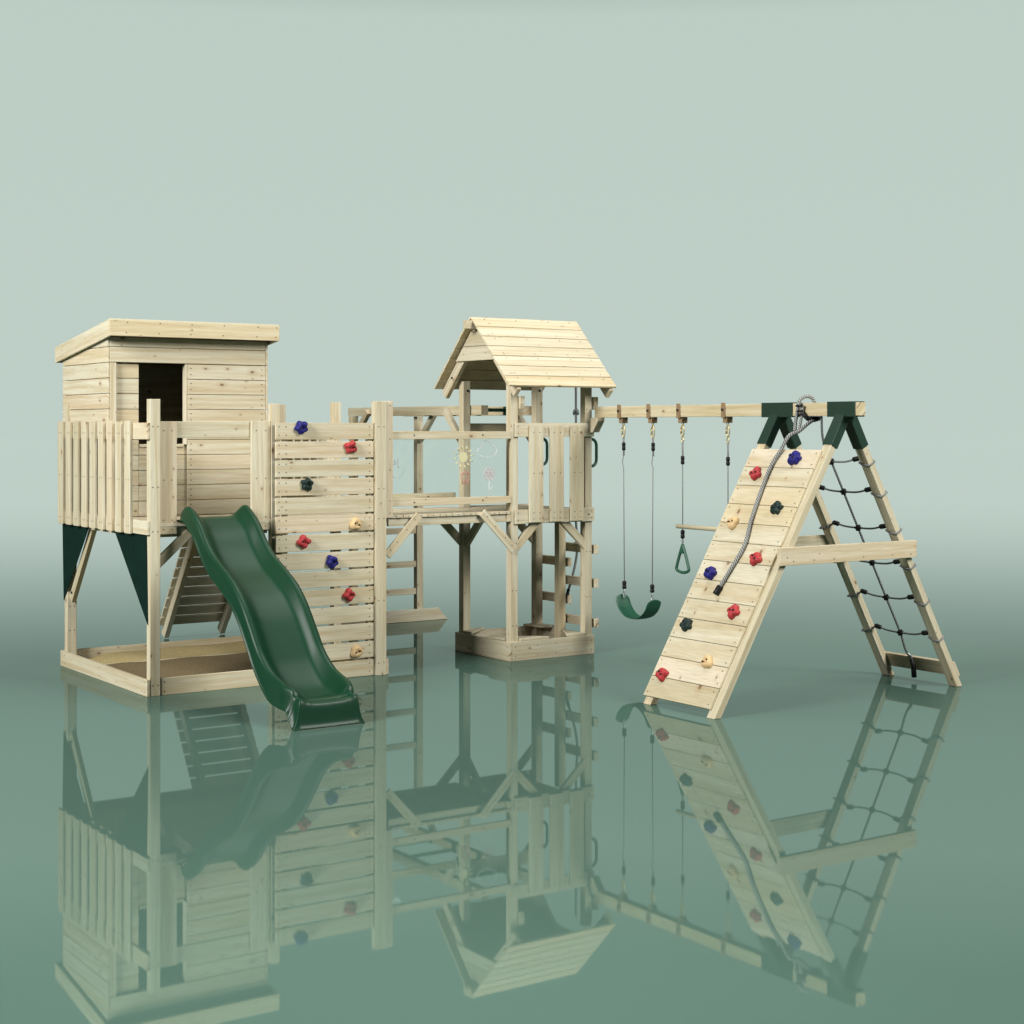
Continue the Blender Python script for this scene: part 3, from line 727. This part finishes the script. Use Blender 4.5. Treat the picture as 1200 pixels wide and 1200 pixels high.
# rings with trapeze bar
tz = empty('trapeze', (BA, -1.56, 2.03)); tag(tz, 'trapeze of wooden bar and green triangular rings hanging between the swing and the ramp', 'trapeze')
for b in (-1.285, -1.84):
    pin(carabiner(b, 1.92, 2.012, tz), tz)
    m = MB(); m.tube(oval(BA, b, 1.892, .014, .022, 12), .0045, 6); pin(m.build('carabiner', ['brass'], tz), tz)
    m = MB(); m.tube([(BA, b-.005, 1.872), (BA, b-.004, 1.74)], .005, 6); m.tube([(BA, b+.005, 1.872), (BA, b+.004, 1.74), (BA, b, 1.72), (BA, b, 1.13)], .0048, 6)
    m.tube([(BA, b, 1.10), (BA, b+.008, 1.05), (BA, b, 1.03), (BA, b-.008, 1.05), (BA, b, 1.10)], .004, 6)
    rp = pin(m.build('rope', ['rope_thin'], tz), tz); clamp(b, 1.725, rp); clamp(b, 1.115, rp, k=1.1)
    m = MB(); P = spline([(BA, b, 1.03), (BA, b+.02, .985), (BA, b+.05, .915), (BA, b+.075, .845), (BA, b+.078, .825), (BA, b+.062, .812), (BA, b+.03, .803), (BA, b, .80), (BA, b-.03, .803), (BA, b-.062, .812), (BA, b-.078, .825), (BA, b-.075, .845), (BA, b-.05, .915), (BA, b-.02, .985), (BA, b, 1.03)], 4)
    m.tube(P, .0125, 8); 
    pl = [(b, 1.035), (b+.026, .975), (b, .955), (b-.026, .975)]
    m.solid([(BA-.009, y, z) for y, z in pl], [(BA+.009, y, z) for y, z in pl], (0, 0, 1)); pin(m.build('ring', ['seat'], tz), tz)
m = MB(); m.tube([(BA, -1.215, 1.178), (BA, -1.92, 1.178)], .018, 12); pin(m.build('bar', ['wood'], tz), tz)

sw.location.y += .102; tz.location.y += .097
# thick climbing rope lying on the ramp
cr0 = empty('climbing_rope', (BA, -2.62, 2.18)); tag(cr0, 'thick grey climbing rope looped over the beam and lying down the ramp', 'rope')
P = spline([(BA+.05, -2.66, 2.09), (BA+.055, -2.655, 2.16), (BA+.03, -2.645, 2.215), (BA-.02, -2.63, 2.225), (BA-.07, -2.615, 2.19), (BA-.085, -2.61, 2.11), (BA-.10, -2.605, 2.03), (BA-.12, -2.62, 1.965)], 6)
m = MB(); m.tube(P, .0135, 10)
P2 = spline([(BA-.0, -2.70, 2.055), (BA-.06, -2.69, 2.02), (BA-.12, -2.66, 1.965), tuple(onramp(-2.655, 1.885, .105)), tuple(onramp(-2.61, 1.79, .085)), tuple(onramp(-2.575, 1.69, .08)), tuple(onramp(-2.58, 1.51, .078)), tuple(onramp(-2.61, 1.29, .078)), tuple(onramp(-2.655, 1.11, .078)), tuple(onramp(-2.62, .93, .078)), tuple(onramp(-2.585, .79, .078))], 7)
m.tube(P2, .0142, 10)
P3 = spline([(BA-.065, -2.64, 2.16), (BA-.075, -2.645, 2.09), (BA-.095, -2.65, 2.02), (BA-.115, -2.655, 1.97)], 5); m.tube(P3, .012, 10)
pin(m.build('rope', ['rope_grey'], cr0), cr0)
e0, e1 = onramp(-2.592, .815, .078), onramp(-2.578, .755, .078)
m = MB(); m.tube([e0, e0*.9+e1*.1, e0*.1+e1*.9, e1], .023, 12, radii=[.019, .0235, .0235, .019]); pin(m.build('end_cap', ['black'], cr0), cr0)
m = MB()
for z in (2.155, 2.115, 2.09): m.tube([(BA-.082, -2.66, z), (BA-.088, -2.635, z), (BA-.086, -2.60, z)], .010, 8)
m.tube([(BA-.075, -2.655, 2.10), (BA-.04, -2.675, 2.058), (BA+.0, -2.70, 2.05), (BA+.05, -2.70, 2.062)], .018, 8)
m.box(BA-.052, BA+.052, -2.72, -2.66, 2.062, 2.078)
pin(m.build('strap', ['black'], cr0), cr0)

# knotted rope in the tower entrance
kr = empty('knotted_rope', (4.17, .40, 2.45)); tag(kr, 'dark knotted rope hanging under the tower roof beside the steps', 'rope')
P = [(4.17, .40, 2.44-.05*i) for i in range(26)]+spline([(4.17, .40, 1.14), (4.185, .40, .95), (4.18, .41, .8), (4.13, .41, .62), (4.09, .42, .50)], 5)
m = MB(); m.tube(P, .011, 8)
for z, r in ((2.135, .03), (1.55, .03), (.93, .018)):
    for t0 in (0, 1):
        K = [(4.17+(.018)*math.cos(t+t0)*1.1, .40+.018*math.sin(t+t0), z+.02*math.sin(2*t+t0*2)) for t in [i*2*math.pi/14 for i in range(15)]]
        m.tube(K, .0115, 8)
pin(m.build('rope', ['rope_dark'], kr), kr)
m = MB(); m.tube([(4.10, .418, .53), (4.09, .42, .49), (4.098, .42, .44)], .015, 10); pin(m.build('end_cap', ['black'], kr), kr)

# cargo net
nt_ = empty('climbing_net', (4.7, -2.66, 1.0)); tag(nt_, 'sagging climbing net of dark rope tied to the right legs of the frame', 'climbing net')
legA = lambda z: 5.29+(apex[0]-5.29)*z/apex[1]
rowz = (1.75, 1.52, 1.24, .967, .69, .405)
cross = []
for i, z in enumerate(rowz):
    yn, yf, ym = -2.93, -2.40, -2.655
    a = legA(z)
    P = spline([(a, yn+.02, z+.012), (a, -2.80, z-.012), (a, ym, z-.014), (a, -2.52, z-.008), (a, yf-.02, z+.012)], 6)
    m = MB(); m.tube(P, .0075, 8)
    rp = pin(m.build('rope', ['rope_dark'], nt_), nt_)
    cross.append((a, ym, z-.014))
    for y, s in ((yn, -1), (yf, 1)):
        m = MB(); m.tube([(a, y-s*.052, z+.004), (a, y-s*.046, z+.006), (a, y+s*.0, z+.014), (a, y+s*.006, z+.014)], .02, 8, radii=[.013, .019, .019, .013]); m.build('rope_sleeve', ['black'], rp)
        fb = FR[0] if s < 0 else FR[1]
        lp = []
        for k in range(25):
            t = 2*math.pi*k/24
            dx, dy = math.cos(t), math.sin(t); q = max(abs(dx), abs(dy)); e_ = (dx/q**.55*.047, dy/q**.55*.054)
            zz = z-.012+.02*math.cos(t)*(1)+ (.02 if s < 0 else .02)*abs(dy)*0
            lp.append((legA(zz)+e_[0], fb+e_[1], zz+.012*(-s*e_[1]/.056)))
        m = MB(); m.tube(lp, .0075, 8); m.build('loop', ['loop'], rp)
    m = MB(); c = cross[-1]; m.box(c[0]-.017, c[0]+.017, c[1]-.011, c[1]+.011, c[2]-.024, c[2]+.024); m.box(c[0]-.016, c[0]+.016, c[1]-.026, c[1]+.026, c[2]-.010, c[2]+.010); m.build('rope_cross', ['black'], rp, .004)
P = spline([(BA+.02, -2.755, 2.075), (4.18, -2.70, 1.90)]+[(c[0]+.0, c[1]+.0, c[2]) for c in cross]+[(5.12, -2.66, .25), (5.20, -2.665, .15)], 6)
m = MB(); m.tube(P, .009, 8); rp = pin(m.build('rope', ['rope_dark'], nt_), nt_)
m = MB(); m.tube([(5.178, -2.662, .175), (5.205, -2.662, .12), (5.215, -2.66, .03)], .02, 10, radii=[.014, .021, .021]); m.build('end_cap', ['black'], rp)
m = MB(); m.tube([(5.13, -2.66, .235), (5.165, -2.65, .20), (5.19, -2.66, .15), (5.165, -2.68, .20), (5.13, -2.66, .235)], .006, 6); m.build('shackle', ['steel'], rp)

# ================================================================== camera, world, lamps
cam = bpy.data.cameras.new('camera'); co = bpy.data.objects.new('camera', cam); C.objects.link(co); sc.camera = co
cam.sensor_width = 36; cam.lens = 57.0; cam.shift_y = -100/1200; cam.clip_end = 9000
co.location = (-4.566, -11.435, 2.0); co.rotation_euler = (R(90), 0, R(-34.174))
fwd = V((.5617, .8273, 0)); rgt = V((.8273, -.5617, 0))

w = bpy.data.worlds.new('World'); sc.world = w; w.use_nodes = True
nt = w.node_tree; N = nt.nodes; L = nt.links; N.clear()
out = N.new('ShaderNodeOutputWorld'); bg = N.new('ShaderNodeBackground'); L.new(bg.outputs[0], out.inputs[0])
tc = N.new('ShaderNodeTexCoord')
sep = N.new('ShaderNodeSeparateXYZ'); L.new(tc.outputs['Generated'], sep.inputs[0])
rp = N.new('ShaderNodeValToRGB'); el = rp.color_ramp.elements
B = (0.515, 0.620, 0.567)
mrz = N.new('ShaderNodeMapRange'); mrz.inputs[1].default_value = -.1; mrz.inputs[2].default_value = .5; L.new(sep.outputs[2], mrz.inputs[0])
pos = lambda z: (z+.1)/.6
stops = [(-.08, B), (.0, B), (.10, B), (.245, (.505, .612, .558)), (.31, (.22, .285, .25)), (.42, (.04, .055, .05))]
while len(el) < len(stops): el.new(.5)
for e, (z, c) in zip(el, stops): e.position = pos(z); e.color = (*c, 1)
L.new(mrz.outputs[0], rp.inputs[0])
dt = N.new('ShaderNodeVectorMath'); dt.operation = 'DOT_PRODUCT'; dt.inputs[1].default_value = fwd; L.new(tc.outputs['Generated'], dt.inputs[0])
mra = N.new('ShaderNodeMapRange'); mra.interpolation_type = 'SMOOTHSTEP'; mra.inputs[1].default_value = .2; mra.inputs[2].default_value = .8; mra.inputs[3].default_value = .05; mra.inputs[4].default_value = 1
L.new(dt.outputs['Value'], mra.inputs[0]); L.new(mra.outputs[0], bg.inputs[1]); L.new(rp.outputs[0], bg.inputs[0])

def area(name, loc, target, size, power, col=(1, 1, 1), shape='RECTANGLE', size_y=None, spread=180):
    l = bpy.data.lights.new(name, 'AREA'); l.energy = power; l.color = col; l.shape = shape; l.size = size; l.size_y = size_y or size; l.spread = R(spread)
    o = bpy.data.objects.new(name, l); C.objects.link(o); o.location = loc
    o.rotation_euler = (V(target)-V(loc)).to_track_quat('-Z', 'Y').to_euler(); return o
ctr = V((2.4, -.5, 1.0))
area('softbox_left', ctr+V((-12.4, -2.7, 6.2)), ctr, 5.0, 2350, (1.0, .985, .96))
area('softbox_front', ctr+V((4.2, -11.6, 7.2)), ctr, 5.0, 1700, (1.0, .98, .945))
area('softbox_top', ctr+V((.5, .3, 7.5)), ctr, 5.0, 260, (1.0, .98, .95))
fr_ = V((co.location.x, co.location.y, 0))+fwd*4.6
area('floor_fill', fr_+V((0, 0, 5.0)), fr_, 2.5, 48, (1.0, 1.0, .98), spread=75)  # added fill light, out of view overhead, brightens the floor before the play set
sc.render.engine = 'CYCLES'
sc.cycles.max_bounces = 8; sc.cycles.diffuse_bounces = 1; sc.cycles.glossy_bounces = 4; sc.cycles.transparent_max_bounces = 12
sc.cycles.sample_clamp_indirect = 6; sc.cycles.caustics_reflective = False; sc.cycles.caustics_refractive = False
sc.view_settings.view_transform = 'Standard'; sc.view_settings.look = 'None'; sc.view_settings.exposure = 0; sc.view_settings.gamma = 1
sc.view_settings.use_curve_mapping = False
